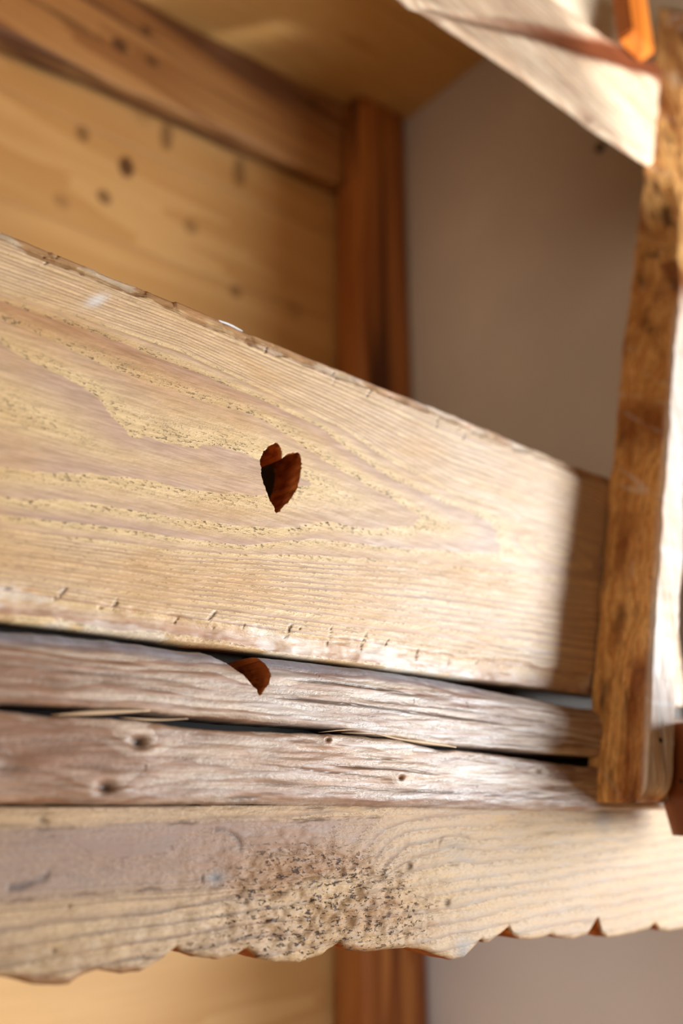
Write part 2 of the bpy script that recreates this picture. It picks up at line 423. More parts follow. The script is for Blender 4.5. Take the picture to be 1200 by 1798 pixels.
CN = [(0, 700, 0.15), (200, 800, 0.35), (450, 838, 0.62), (545, 848, 1.0), (640, 880, 1.5), (733, 908, 2.0), (800, 925, 2.4), (1000, 952, 3.0), (1060, 970, 3.3)]
gx = np.linspace(-0.45, 0.86, 900); gz = np.linspace(0.07, 0.32, 320)
def _w(l): return np.array([at(*p)[[0, 2]] for p in l])
_up = [(f, _w(l)) for f, l in UP]; _dn = [(f, _w(l)) for f, l in DN]
_cn = np.array([[*at(a, b)[[0, 2]], f] for a, b, f in CN])
PHI = np.zeros((len(gx), len(gz)))
for i, x in enumerate(gx):
    k = [(np.interp(x, _cn[:, 0], _cn[:, 1]), np.interp(x, _cn[:, 0], _cn[:, 2]))]
    for f, P in _up:
        if x <= P[-1, 0]: k.append((np.interp(x, P[:, 0], P[:, 1]), f))
    for f, P in _dn:
        if x <= P[-1, 0]: k.append((np.interp(x, P[:, 0], P[:, 1]), f))
    zt = k[0][0]
    k.append((0.300, 18.0)); k.append((0.30 + 0.05, 23.0)); k.append((0.10, 18.0)); k.append((0.05, 24.0))
    k.sort()
    PHI[i] = np.interp(gz, [a for a, b in k], [b for a, b in k])
# small nested eye near the post
ex, ez = at(965, 962)[[0, 2]]
GX, GZ = np.meshgrid(gx, gz, indexing='ij')
PHI += 2.3 * np.exp(-((GX - ex) / 0.055) ** 2 - ((GZ - ez) / 0.011) ** 2)
PHI += 0.22 * fbm(GX * 9, GZ * 30)
PHI += 0.75 * vnoise(PHI * 0.45, 3.3) * sstep(3.0, 6.0, PHI) + 0.35 * fbm(GX * 5, GZ * 90, 4.0) * sstep(3.0, 6.0, PHI)
for _ in range(3): PHI[:, 1:-1] = (PHI[:, :-2] + 2 * PHI[:, 1:-1] + PHI[:, 2:]) / 4; PHI[1:-1] = (PHI[:-2] + 2 * PHI[1:-1] + PHI[2:]) / 4
def board_phi(x, z):
    a = np.clip((x - gx[0]) / (gx[1] - gx[0]), 0, len(gx) - 1.001); b = np.clip((z - gz[0]) / (gz[1] - gz[0]), 0, len(gz) - 1.001)
    i, j = a.astype(int), b.astype(int); fa, fb = a - i, b - j
    return PHI[i, j] * (1 - fa) * (1 - fb) + PHI[i + 1, j] * fa * (1 - fb) + PHI[i, j + 1] * (1 - fa) * fb + PHI[i + 1, j + 1] * fa * fb

def cells(x, lo, hi, seed):
    """random chisel cells along x: index, local -1..1 coordinate"""
    r = np.random.default_rng(seed); e = [-0.6]
    while e[-1] < 1.2: e.append(e[-1] + r.uniform(lo, hi))
    e = np.array(e); i = np.clip(np.searchsorted(e, x) - 1, 0, len(e) - 2)
    return i, (x - e[i]) / (e[i + 1] - e[i]) * 2 - 1, r.random(len(e)), r.random(len(e))

def zbreak_top(x):
    return 0.2955 + 0.0035 * fbm(x * 22, 0.3) + 0.0025 * fbm(x * 90, 1.7)
def zbreak_bot(x):
    return 0.1030 + 0.005 * fbm(x * 18, 5.3) + 0.003 * fbm(x * 70, 2.7)
def board_front(x, z):
    """y of the front face"""
    y = 0.0006 * fbm(x * 14, z * 40) + 0.00035 * fbm(x * 60, z * 260)
    zt = zbreak_top(x); i, u, r1, r2 = cells(x + 0.25 * (z - 0.3), 0.015, 0.045, 3)
    t = np.clip((z - zt) / (BZ1 - zt), 0, 1)
    y = y + t ** 1.2 * (0.0035 + 0.0025 * r1[i]) + 0.0012 * sstep(0, 0.08, t) + np.where(t > 0, 0.0022 * (1 - u * u) * r2[i] * np.sin(math.pi * np.clip(t * 1.2, 0, 1)), 0)
    zb = zbreak_bot(x); i, u, r1, r2 = cells(x + 0.3 * z, 0.018, 0.05, 5)
    t = np.clip((zb - z) / (zb - BZ0), 0, 1)
    y = y + np.where(t > 0, 0.0008 * sstep(0, 0.12, t) + 0.0028 * t * (0.8 + 0.7 * fbm(x * 24, z * 20, 1.0)) + 0.0012 * sstep(0, 0.3, t) * np.abs(fbm(x * 34, z * 110, 4.0)) + 0.0008 * (1 - u * u) * r2[i] * sstep(0, 0.3, t), 0)
    return y
top_t, bot_t = [], []
for px, py in [(110, 440), (265, 505), (470, 612), (588, 668), (648, 690), (768, 742), (815, 765), (590, 655)]:
    p = at(px, py); top_t.append((p[0], p[2], 0.006, 0.5, 0.0008))
for px, py in [(107, 1042), (205, 1062), (372, 1085), (508, 1108), (580, 1116), (640, 1126), (735, 1150)]:
    p = at(px, py); bot_t.append((p[0], p[2], random.uniform(0.004, 0.008), random.uniform(0.1, 0.7), 0.0010))
for _ in range(12):
    top_t.append((random.uniform(0.12, 0.70), random.uniform(0.293, 0.303), random.uniform(0.0015, 0.004), random.uniform(0.3, 1.3), 0.0006))
    bot_t.append((random.uniform(0.12, 0.70), random.uniform(0.091, 0.106), random.uniform(0.0012, 0.004), random.uniform(0.2, 1.4), 0.0006))


xs = np.concatenate([np.arange(LX + 0.005, 0.09, 0.006), np.arange(0.09, 0.745, 0.00125), np.arange(0.75, 0.846, 0.006)])
zf = np.concatenate([np.arange(BZ0, 0.115, 0.0010), np.arange(0.115, 0.288, 0.0014), np.arange(0.288, BZ1 + 0.0001, 0.0009)])
nf = len(zf)
loop_extra = [(0.012, BZ1 + 0.0012), (0.020, BZ1 + 0.0015), (0.026, BZ1), (BT, BZ1 - 0.006), (BT, 0.25), (BT, 0.2), (BT, 0.15), (BT, BZ0 + 0.004), (BT - 0.004, BZ0), (0.014, BZ0 - 0.0003)]
m = nf + len(loop_extra)
V = np.zeros((len(xs), m, 3))
V[:, :, 0] = xs[:, None]
V[:, :nf, 2] = zf[None]
V[:, :nf, 1] = board_front(np.repeat(xs[:, None], nf, 1), np.repeat(zf[None], len(xs), 0))
XX, ZZ = np.repeat(xs[:, None], nf, 1), np.repeat(zf[None], len(xs), 0)
V[:, :nf, 1] += 0.0004 * ticks(XX, ZZ, top_t + bot_t) + 0.0006 * (np.abs(fbm(XX * 60, ZZ * 200, 7.0))) * (1 - sstep(0.0, 0.004, np.minimum(ZZ - BZ0 - 0.014, 0.292 - ZZ)))
for k, (y, z) in enumerate(loop_extra):
    V[:, nf + k, 1] = y; V[:, nf + k, 2] = z
# uneven top line and slightly wavy bottom
wob = 0.0012 * fbm(xs * 16, 8.1) + 0.0006 * fbm(xs * 70, 4.4)
V[:, :, 2] += wob[:, None] * sstep(0.28, 0.305, V[:, :, 2]) + (0.0006 * fbm(xs * 20, 9.9))[:, None] * (1 - sstep(0.088, 0.1, V[:, :, 2]))
q, caps = sweep_faces(len(xs), m)
me = mesh('heart_board', V.reshape(-1, 3), q, [M['board'], M['cut']], caps); fix_normals(me)
board = obj('heart_board', me)
tag(board, 'wide pale pine bed board with a heart cut-out and hewn edges', 'board')

def heart_cutter(pts, y0, y1, jag=0.0005, n=8, seed=1, taper=(0, 0), Y=0.0):
    """closed prism through the timber along Y; pts in photo measure on Y=0"""
    r = np.random.default_rng(seed)
    P = np.array([at(*p, Y)[[0, 2]] for p in pts]); out = []
    K = len(P)
    for i in range(K):
        a, b = P[i], P[(i + 1) % K]
        k = max(2, int(np.linalg.norm(b - a) / 0.0012))
        for j in range(k): out.append(a + (b - a) * j / k)
    out = np.array(out)
    for _ in range(2): out = (np.roll(out, 1, 0) + 2 * out + np.roll(out, -1, 0)) / 4
    L = 10; ys = np.linspace(y0, y1, L); K = len(out)
    V = np.zeros((L, K, 3)); 
    for l in range(L):
        o = out + r.normal(0, jag * 0.35, out.shape) + jag * 0.8 * np.stack([vnoise(np.arange(K) * 0.5, l * 0.4), vnoise(np.arange(K) * 0.5, l * 0.4 + 9)], -1)
        o = o + np.array(taper) * (ys[l] / 0.03)
        V[l, :, 0] = o[:, 0]; V[l, :, 2] = o[:, 1]; V[l, :, 1] = ys[l]
    q, caps = sweep_faces(L, K)
    me = mesh('cutter', V.reshape(-1, 3), q, [M['board'], M['cut']], caps, smooth=False)
    me.polygons.foreach_set('material_index', np.ones(len(me.polygons), np.int32))
    fix_normals(me)
    return obj('cutter', me)
def cut(o, c):
    md = o.modifiers.new('cut', 'BOOLEAN'); md.operation = 'DIFFERENCE'; md.object = c; md.solver = 'EXACT'
    try: md.material_mode = 'INDEX'
    except Exception: pass
    dg = bpy.context.evaluated_depsgraph_get()
    new = bpy.data.meshes.new_from_object(o.evaluated_get(dg))
    new.name = o.name
    o.modifiers.clear(); o.data = new
    cm = c.data; bpy.data.objects.remove(c); bpy.data.meshes.remove(cm)
HEART = [(487, 902), (470, 870), (459, 838), (457, 808), (463, 792), (474, 782), (487, 777), (493, 786), (495, 800), (493, 807),
         (499, 801), (507, 796), (524, 794), (529, 808), (528, 828), (521, 858), (507, 882), (492, 896)]
cut(board, heart_cutter(HEART, -0.02, 0.06, seed=2, jag=0.0006))
me = board.data; P = coords(me); x, y, z = P.T.astype(float)
front = y < 0.02
set_attr(me, 'phi', board_phi(x, z))
tt = sstep(0, 0.15, (z - zbreak_top(x)) / 0.012); tb = sstep(0, 0.15, (zbreak_bot(x) - z) / 0.014)
it, ut, ra, rb = cells(x + 0.25 * (z - 0.3), 0.015, 0.045, 3); ib, ub, rc, rd = cells(x + 0.3 * z, 0.018, 0.05, 5)
pn = fbm(x * 26, z * 95, 3.0) + 0.35 * fbm(x * 90, z * 300, 6.0)
patch = sstep(0.02, 0.10, pn); patch2 = sstep(0.05, 0.12, fbm(x * 22 + 5, z * 80, 9.0) + 0.3 * fbm(x * 80, z * 260, 2.0))
set_attr(me, 'tone', np.clip(tt * (0.18 + 0.45 * patch) + tb * (0.06 + 0.32 * patch) + 0.5 * np.exp(-((board_phi(x, z) - 2.7) / 0.7) ** 2) * (1 - sstep(0.16, 0.42, x)) * (z > 0.19), 0, 1))
dk = np.clip(ticks(x, z, top_t + bot_t) * 1.1, 0, 0.9)
set_attr(me, 'dark', np.where(front, dk, 0))
cl_ = np.clip(1 - np.abs(board_phi(x, z) - 2) / 3.0, 0, 1)
set_attr(me, 'speck', 0.35 + 0.65 * cl_)
set_attr(me, 'dense', sstep(3.0, 5.0, board_phi(x, z)) * np.clip(0.55 + 0.5 * fbm(x * 7, z * 45, 8.0), 0.1, 1))
set_attr(me, 'worm', np.zeros(len(x)))
set_attr(me, 'grey', 0.25 * sstep(0.45, 0.65, x) * np.clip(0.5 + fbm(x * 18, z * 60), 0, 1))
set_attr(me, 'blue', np.zeros(len(x)))
cx_, cz_ = at(170, 527)[[0, 2]]
set_attr(me, 'pale', 0.28 * sstep(0.30, 0.55, x) * (1 - 0.7 * sstep(0.62, 0.70, x)) * np.clip(0.8 + 0.8 * fbm(x * 9, z * 30, 5.0), 0, 1) + 0.30 * np.clip(0.6 * tt + tb, 0, 1) * patch2 * (1 - patch) + 0.75 * np.exp(-((x - cx_ - (z - cz_) * 0.8) / 0.004) ** 2 - ((z - cz_) / 0.006) ** 2))  # whiter towards the right end: daylight put into the colour

# ------------------------------------------------------------------ cracked beam
def curve(pts, Y=0.0):
    P = np.array([at(a, b, Y)[[0, 2]] for a, b in pts]); return lambda x: np.interp(x, P[:, 0], P[:, 1])
FB = -0.012
b_top = curve([(0, 1100), (200, 1117), (330, 1137), (480, 1150), (640, 1168), (800, 1192), (1035, 1240)], FB)
cr_u = curve([(0, 1234), (120, 1240), (235, 1246), (300, 1254), (400, 1265), (500, 1270), (600, 1277), (650, 1289), (700, 1295), (770, 1307), (850, 1312), (950, 1322), (1030, 1327)], FB)
cr_l = curve([(0, 1246), (120, 1258), (240, 1264), (300, 1273), (400, 1282), (500, 1286), (600, 1288), (700, 1299), (770, 1315), (850, 1322), (950, 1335), (1020, 1345)], FB)
b_bot = curve([(0, 1412), (350, 1414), (500, 1413), (700, 1417), (900, 1422), (1040, 1424)], FB)
beam = empty('cracked_beam', (0.3, 0.0, 0.0))
tag(beam, 'weathered rounded beam under the heart board, split by a long black crack', 'beam')
knots = [(245, 1303, 0.008, 1.0), (185, 1384, 0.009, 0.9), (705, 1366, 0.004, 0.7), (575, 1299, 0.003, 0.6), (20, 1345, 0.02, 0.3), (945, 1352, 0.006, 0.4)]
KN = [(*at(a, b, FB)[[0, 2]], r, s) for a, b, r, s in knots]
def beam_half(name, zlo, zhi, top_round, bot_round, lip, seed, nrows):
    xs = np.concatenate([np.arange(LX + 0.005, 0.09, 0.006), np.arange(0.09, 0.70, 0.0014), np.arange(0.70, 0.84, 0.006)])
    v = np.linspace(0, 1, nrows)
    X = np.repeat(xs[:, None], nrows, 1); vv = np.repeat(v[None], len(xs), 0)
    zl = zlo(xs)[:, None] + 0.0007 * fbm(xs * 45, seed + 0.2)[:, None] + 0.0004 * fbm(xs * 160, seed + 4.2)[:, None]
    zh = zhi(xs)[:, None] + 0.0007 * fbm(xs * 45, seed + 8.2)[:, None] + 0.0004 * fbm(xs * 160, seed + 2.2)[:, None]
    Zc = zl + (zh - zl) * vv
    Yc = np.full_like(X, FB)
    H = zh - zl
    dt = np.clip((top_round - (zh - Zc)) / top_round, 0, 1); db = np.clip((bot_round - (Zc - zl)) / bot_round, 0, 1)
    Yc = Yc + top_round * 1.1 * (1 - np.sqrt(np.clip(1 - dt ** 2, 0, 1))) + bot_round * (1 - np.sqrt(np.clip(1 - db ** 2, 0, 1)))
    Yc += 0.0016 * fbm(X * 9, Zc * 50, seed) + 0.0010 * fbm(X * 20, Zc * 260, seed + 3) + 0.0004 * fbm(X * 60, Zc * 700, seed + 5)
    for kx, kz, r, s in KN:
        g = ((X - kx) / (r * 1.6)) ** 2 + ((Zc - kz) / r) ** 2
        Yc += -0.0018 * s * np.exp(-g / 2.2) + 0.0045 * s * np.exp(-g * 9)
    extra = [(0.008, 1), (0.018, 1), (0.05, 0.95), (0.055, 0.5), (0.05, 0.06), (0.02, 0), (0.006, 0)]
    extra = [(max(FB + top_round * 1.1 + 0.003, 0.006) if e == 0 else y, vv_) for e, (y, vv_) in enumerate(extra)]
    m = nrows + len(extra)
    V = np.zeros((len(xs), m, 3)); V[:, :, 0] = xs[:, None]
    V[:, :nrows, 1] = Yc; V[:, :nrows, 2] = Zc
    for k, (yy, t) in enumerate(extra):
        V[:, nrows + k, 1] = yy; V[:, nrows + k, 2] = (zl + (zh - zl) * t)[:, 0]
    q, caps = sweep_faces(len(xs), m)
    me = mesh(name, V.reshape(-1, 3), q, [M['beam'], M['cut']], caps); fix_normals(me)
    return obj(name, me)
LINES = [([(478, 1196), (560, 1201), (640, 1212), (720, 1226)], 0.0006, 0.8), ([(460, 1226), (600, 1240), (760, 1260), (880, 1275)], 0.0006, 0.85),
         ([(620, 1232), (760, 1246), (960, 1272)], 0.0005, 0.5), ([(560, 1345), (680, 1352), (760, 1362)], 0.0005, 0.7), ([(400, 1340), (520, 1352), (700, 1374)], 0.0004, 0.4),
         ([(620, 1332), (700, 1336)], 0.0005, 0.7), ([(0, 1180), (200, 1190), (340, 1205)], 0.0008, 0.35), ([(420, 1375), (600, 1385), (800, 1392)], 0.0007, 0.5)]
def beam_attrs(o, seed):
    me = o.data; x, y, z = coords(me).T.astype(float)
    phi = z * 130 + 1.8 * fbm(x * 5, z * 26, seed) + 0.9 * fbm(x * 14, z * 80, seed + 2)
    dark = np.zeros(len(x))
    for kx, kz, r, s in KN:
        g = ((x - kx) / (r * 1.7)) ** 2 + ((z - kz) / r) ** 2
        phi += 1.6 * s * np.exp(-g / 1.5)
        dark = np.maximum(dark, np.clip(s, 0, 0.9) * np.exp(-g * 14) + 0.22 * s * np.exp(-((np.sqrt(g) - 0.45) / 0.12) ** 2) * np.clip(0.5 + fbm(x * 150, z * 150), 0, 1))
    for pts, w, s in LINES: dark = np.maximum(dark, s * polyline(x, z, pts, w * 1.3))
    # torn brown splinter patch at the under edge
    px_, pz_ = at(430, 1407, FB)[[0, 2]]
    dark = np.maximum(dark, 0.8 * np.exp(-((x - px_) / 0.022) ** 4 - ((z - pz_) / 0.003) ** 2) * np.clip(0.6 + 1.3 * fbm(x * 60, z * 500), 0, 1))
    tk = [(a, b, random.uniform(0.003, 0.006), random.uniform(-0.4, 0.4), 0.0007) for a, b in
          [at(815, 1378)[[0, 2]], at(540, 1190)[[0, 2]], at(800, 1240)[[0, 2]], at(705, 1236)[[0, 2]], at(235, 1350)[[0, 2]]]]
    dark = np.maximum(dark, 0.6 * ticks(x, z, tk))
    set_attr(me, 'phi', phi); set_attr(me, 'dark', np.where(y < 0.015, dark, 0.4))
    set_attr(me, 'tone', np.clip(0.42 * sstep(0.05, 0.22, fbm(x * 6, z * 60, seed + 1) + 0.3 * fbm(x * 30, z * 250, seed)) + 0.70 * (1 - sstep(0.15, 0.40, x)) * np.clip(0.8 + fbm(x * 8, z * 80, 14.0), 0, 1) + 0.2 * fbm(x * 9, z * 120, seed + 9), 0, 0.75))
    set_attr(me, 'speck', np.full(len(x), 0.25)); set_attr(me, 'worm', np.zeros(len(x)))
    set_attr(me, 'grey', np.clip(0.30 + 0.7 * fbm(x * 8, z * 90, seed + 7), 0, 0.85) * sstep(0.12, 0.4, x))
    sky_rim = sstep(0.010, 0.002, b_top(x) - z) if False else 1 - sstep(0.001, 0.011, b_top(x) - z)  # bluish skylight on the rounded top edge, painted into the colour
    set_attr(me, 'blue', np.clip(0.9 * sky_rim * (0.7 + 0.5 * fbm(x * 20, z * 60)) * (1 - sstep(0.45, 0.6, x)) * (z > 0.05), 0, 0.8))
    set_attr(me, 'pale', np.clip(fbm(x * 12, z * 220, seed + 11) * 1.2 - 0.15, 0, 0.5) * sstep(0.2, 0.45, x)); set_attr(me, 'dense', np.zeros(len(x)))
ub_ = beam_half('upper_half', cr_u, b_top, 0.016, 0.0025, 0, 1.0, 52)
HALF = [(458, 1223), (452, 1210), (430, 1189), (402, 1163), (375, 1146), (340, 1120), (400, 1060), (470, 1060), (474, 1120), (469, 1157), (475, 1172), (475, 1188), (470, 1202), (462, 1214)]
cut(ub_, heart_cutter(HALF, -0.05, 0.10, seed=5, jag=0.0005, Y=FB))
lb_ = beam_half('lower_half', b_bot, cr_l, 0.003, 0.007, 0, 6.0, 52)
for o, s in ((ub_, 1.0), (lb_, 6.0)):
    beam_attrs(o, s); o.parent = beam; o.location = (-0.3, 0, 0)
co_ = box('core', (LX + 0.01 - 0.3, 0.022, 0.0), (0.84 - 0.3, 0.045, 0.075), M['core'], beam, bev=0.002); tag(co_, 'inner wood painted near-black as the shade inside the crack')
# splinters bridging the crack: thin twisted fibres
def splinter(a, b, w, bow, mat=None):
    p, q_ = at(*a, FB + 0.003), at(*b, FB + 0.001); n = 14; m = 6
    V = []
    for i in range(n):
        t = i / (n - 1); c = p + (q_ - p) * t; c = c + np.array([0, -0.0006 * math.sin(t * 9), bow * math.sin(math.pi * t)])
        r = w * (0.25 + math.sin(math.pi * min(max(t, 0.04), 0.96)))
        for k in range(m):
            an = 2 * math.pi * k / m
            V.append([c[0] - 0.3, c[1] + r * 1.6 * math.sin(an), c[2] + r * math.cos(an) * 0.7])
    q, caps = sweep_faces(n, m); me = mesh('splinter', V, q, M['splinter'], caps); fix_normals(me)
    return tag(obj('splinter', me, beam), 'pale thin splinter of wood bridging the black crack')
M['splinter'] = plain_wood('pale_splinter_wood', lin(226, 202, 170), lin(190, 160, 128), lin(90, 60, 40), axis=0, ring=40, knots=False)
splinter((90, 1256), (262, 1248), 0.0016, 0.0004)
splinter((210, 1260), (330, 1262), 0.0007, -0.0008)
splinter((640, 1284), (745, 1304), 0.0007, -0.0006)
splinter((690, 1297), (800, 1312), 0.0013, 0.0003)
splinter((560, 1286), (650, 1281), 0.0004, 0.0006)
splinter((600, 1287), (720, 1296), 0.0004, 0.001)

# ------------------------------------------------------------------ scalloped plank
PY0, PY1 = 0.004, 0.034
SC = [(-60, 1700), (-30, 1712), (0, 1716), (35, 1722), (60, 1730), (100, 1732), (125, 1728), (140, 1716), (175, 1704), (190, 1706), (215, 1711), (250, 1706), (290, 1682), (312, 1665),
      (320, 1672), (350, 1681), (385, 1684), (420, 1676), (437, 1664), (440, 1668), (455, 1682), (485, 1690), (530, 1690), (570, 1677), (600, 1655), (604, 1662), (615, 1668),
      (650, 1672), (690, 1667), (720, 1665), (745, 1668), (765, 1676), (800, 1686), (818, 1683), (832, 1668), (848, 1650), (852, 1655), (862, 1655), (880, 1641), (896, 1628), (901, 1640), (915, 1649),
      (935, 1650), (970, 1642), (980, 1646), (1010, 1649), (1035, 1640), (1052, 1612), (1058, 1638), (1070, 1646), (1100, 1642), (1145, 1630), (1152, 1622), (1160, 1633), (1180, 1635), (1210, 1628), (1230, 1615), (1240, 1630), (1300, 1640)]
_P = np.array([at(a, b, PY0)[[0, 2]] for a, b in SC])
rep = [_P]
per = _P[-1, 0] - _P[0, 0]
left = _P.copy(); left[:, 0] -= per; left2 = _P.copy(); left2[:, 0] -= 2 * per
prof = np.concatenate([left2[:-1], left[:-1], _P, ])
p_top = curve([(0, 1405), (600, 1410), (1200, 1418)], PY0)
xs = np.concatenate([np.arange(LX + 0.005, 0.14, 0.005), np.arange(0.14, 0.83, 0.0012), np.arange(0.83, 1.0, 0.005)])
zb = np.interp(xs, prof[:, 0], prof[:, 1]) + 0.0006 * fbm(xs * 90, 2.2)
nr = 90; vv = np.linspace(0, 1, nr) ** 0.9
zt = np.full_like(xs, -0.0045)
X = np.repeat(xs[:, None], nr, 1); Zc = zb[:, None] + (zt - zb)[:, None] * vv[None]
Yc = PY0 + 0.0007 * fbm(X * 10, Zc * 40, 2.0) + 0.0006 * fbm(X * 25, Zc * 200, 4.0)
db = np.clip((0.003 - (Zc - zb[:, None])) / 0.003, 0, 1); Yc += 0.002 * db ** 2
def wormmask(x, z):
    c1 = at(560, 1610, PY0); c2 = at(470, 1640, PY0)
    g = np.exp(-((x - c1[0]) / 0.075) ** 2 - ((z - (c1[2] + 0.01 - 0.10 * (x - c1[0]))) / 0.030) ** 2)
    c3 = at(690, 1620, PY0)
    return np.clip(g * 1.25 + 0.35 * np.exp(-((x - c3[0]) / 0.06) ** 2 - ((z - c3[2]) / 0.03) ** 2) + 0.30 * (x < c1[0]) * np.exp(-((z + 0.078) / 0.016) ** 2), 0, 1)
Yc += 0.0028 * wormmask(X, Zc) * np.clip(0.3 + fbm(X * 120, Zc * 200, 9.0), 0, 1)
VK = [(380, 1541, 0.006, 0.9), (20, 1495, 0.018, 0.5), (375, 1492, 0.012, 0.4), (800, 1490, 0.012, 0.3)]
KV = [(*at(a, b, PY0)[[0, 2]], r, s) for a, b, r, s in VK]
ext = [(PY0 + 0.004, 1), (PY1, 1), (PY1, 0.5), (PY1, 0.0), (PY1 - 0.008, 0), (PY0 + 0.012, 0), (PY0 + 0.006, 0)]
m = nr + len(ext)
V = np.zeros((len(xs), m, 3)); V[:, :, 0] = xs[:, None]; V[:, :nr, 1] = Yc; V[:, :nr, 2] = Zc
for k, (yy, t) in enumerate(ext):
    V[:, nr + k, 1] = yy; V[:, nr + k, 2] = zb + (zt - zb) * t - (0.0009 * fbm(xs * 70, yy * 300) if t == 0 else 0)
q, caps = sweep_faces(len(xs), m)
me = mesh('scalloped_plank', V.reshape(-1, 3), q, [M['valance'], M['cut']], caps)
mi = np.zeros(len(me.polygons), np.int32); jj = np.tile(np.arange(m), len(xs) - 1)
mi[:len(jj)] = ((jj >= nr + 3)).astype(np.int32)
me.polygons.foreach_set('material_index', mi); fix_normals(me)
vp = obj('scalloped_plank', me)
tag(vp, 'grey weathered wormholed valance plank with a scalloped lower edge below the cracked beam', 'plank')
x, y, z = coords(me).T.astype(float)
phi = -z * 120 + 2.0 * (x - 0.2) * 2 + 0.8 * fbm(x * 4, z * 20, 3) + 0.3 * fbm(x * 16, z * 70, 5)
upz = sstep(-0.052, -0.040, z + 0.006 * fbm(x * 9, 3.3)) * (1 - sstep(-0.016, -0.012, z + 0.004 * fbm(x * 14, 6.3)))
smooth_zone = upz * (1 - sstep(0.36, 0.46, x))
phi = phi * (1 - 0.75 * smooth_zone)
dark = np.zeros(len(x)); grey = 0.8 * smooth_zone * (1 - 0.9 * np.clip(wormmask(x, z) * 1.5, 0, 1)); blue = np.zeros(len(x))
for i, (kx, kz, r, s) in enumerate(KV):
    g = ((x - kx) / (r * 1.7)) ** 2 + ((z - kz) / r) ** 2
    phi += (0.9 if i < 3 else 0.5) * np.exp(-g)
    dark = np.maximum(dark, s * 1.5 * np.exp(-((np.sqrt(g) - 0.9) / 0.09) ** 2) * np.clip(0.4 + 1.6 * fbm(x * 90, z * 90, i), 0, 1) * ((x > kx) if i in (1, 2) else 1))
    if i == 0: blue = np.maximum(blue, 0.9 * np.exp(-g * 2.2)); dark = np.maximum(dark, 0.5 * np.exp(-g * 12))
k3 = at(815, 1672, PY0); blue = np.maximum(blue, 0.8 * np.exp(-((x - k3[0]) / 0.008) ** 2 - ((z - k3[2]) / 0.009) ** 2))
k4 = at(805, 1492, PY0); blue = np.maximum(blue, 0.35 * np.exp(-((x - k4[0]) / 0.02) ** 2 - ((z - k4[2]) / 0.008) ** 2))
k5 = at(1060, 1440, PY0); blue = np.maximum(blue, 0.55 * np.exp(-((x - k5[0]) / 0.012) ** 2 - ((z - k5[2]) / 0.010) ** 2))
hl = [(at(682, 1605, PY0), 0.0016), (at(432, 1585, PY0), 0.0015), (at(122, 1592, PY0), 0.0007), (at(95, 1670, PY0), 0.0008), (at(720, 1520, PY0), 0.0022), (at(785, 1585, PY0), 0.002)]
for p, r in hl: dark = np.maximum(dark, 0.9 * np.exp(-((x - p[0]) / (r * 1.3)) ** 2 - ((z - p[2]) / r) ** 2))
set_attr(me, 'phi', phi); set_attr(me, 'grey', grey); set_attr(me, 'blue', blue * 0.8)
# dark torn lines bounding the grey sawn zone
bt = -0.014 - 0.004 * fbm(x * 14, 6.3); bb_ = -0.046 - 0.006 * fbm(x * 9, 3.3)
for zc, a_ in ((bt, 0.85), (bb_, 0.75), (bt + 0.007, 0.5)):
    dark = np.maximum(dark, a_ * np.exp(-((z - zc - 0.0012 * fbm(x * 120, 1.5)) / 0.0008) ** 2) * np.clip(0.35 + 1.2 * fbm(x * 60, zc * 50), 0, 1) * (1 - sstep(0.42, 0.5, x)))
set_attr(me, 'dark', np.where(y < 0.02, dark, 0))
zbx = np.interp(x, xs, zb)
torn = sstep(0.1, 0.3, fbm(x * 30, z * 60, 8.8) + 0.25 - (z - zbx) / 0.012) * (x < 0.42)
sawn = smooth_zone * 0.08 * np.sin(x * 2 * math.pi / 0.0044 + 2.5 * fbm(x * 20, z * 9)) * np.clip(0.6 + fbm(x * 12, z * 20, 2.0), 0, 1)
set_attr(me, 'tone', np.clip(0.10 + 0.60 * wormmask(x, z) * np.clip(0.6 + fbm(x * 15, z * 60), 0, 1) + 0.25 * fbm(x * 6, z * 40, 6) + 0.50 * smooth_zone + sawn + 0.75 * torn, 0, 0.8))
set_attr(me, 'worm', wormmask(x, z)); set_attr(me, 'speck', np.full(len(x), 0.35)); set_attr(me, 'pale', 0.05 * sstep(0.46, 0.70, x)); set_attr(me, 'dense', 0.55 * (1 - smooth_zone) * (1 - sstep(0.4, 0.6, x)))

# ------------------------------------------------------------------ leaning bed post
PP = 0.062
_l = np.array([at(*q)[[0, 2]] for q in [(1030, 1390), (1050, 1050), (1068, 835), (1085, 690), (1110, 440), (1130, 280), (1150, 60)]])
_f = np.array([at(*q, -PP)[[0, 2]] for q in [(1136, 1395), (1142, 1250), (1150, 1100), (1170, 820), (1190, 560)]] + [at(*q, -0.034)[[0, 2]] for q in [(1205, 330), (1212, 180), (1220, 40)]])
def post_l(z): return np.interp(z, np.append(_l[:, 1], 1.2), np.append(_l[:, 0], _l[-1, 0] + (1.2 - _l[-1, 1]) * 0.33))
def post_f(z): return np.interp(z, np.append(_f[:, 1], 1.2), np.append(_f[:, 0], _f[-1, 0] + (1.2 - _f[-1, 1]) * 0.33))
zs = np.concatenate([np.arange(-0.004, 0.95, 0.0022), np.linspace(0.955, 1.12, 20)])
ma, mb = 44, 36
PW = 0.040
prof = []
loop = [(0, t) for t in np.linspace(0, 1, ma, endpoint=False)] + [(1, t) for t in np.linspace(0, 1, mb, endpoint=False)] + [(2, t) for t in np.linspace(0, 1, 8, endpoint=False)] + [(3, t) for t in np.linspace(0, 1, 8, endpoint=False)]
m = len(loop)
V = np.zeros((len(zs), m, 3))
L_, F_ = post_l(zs), post_f(zs)
PZ = PP - (PP - 0.034) * sstep(0.48, 0.70, zs)
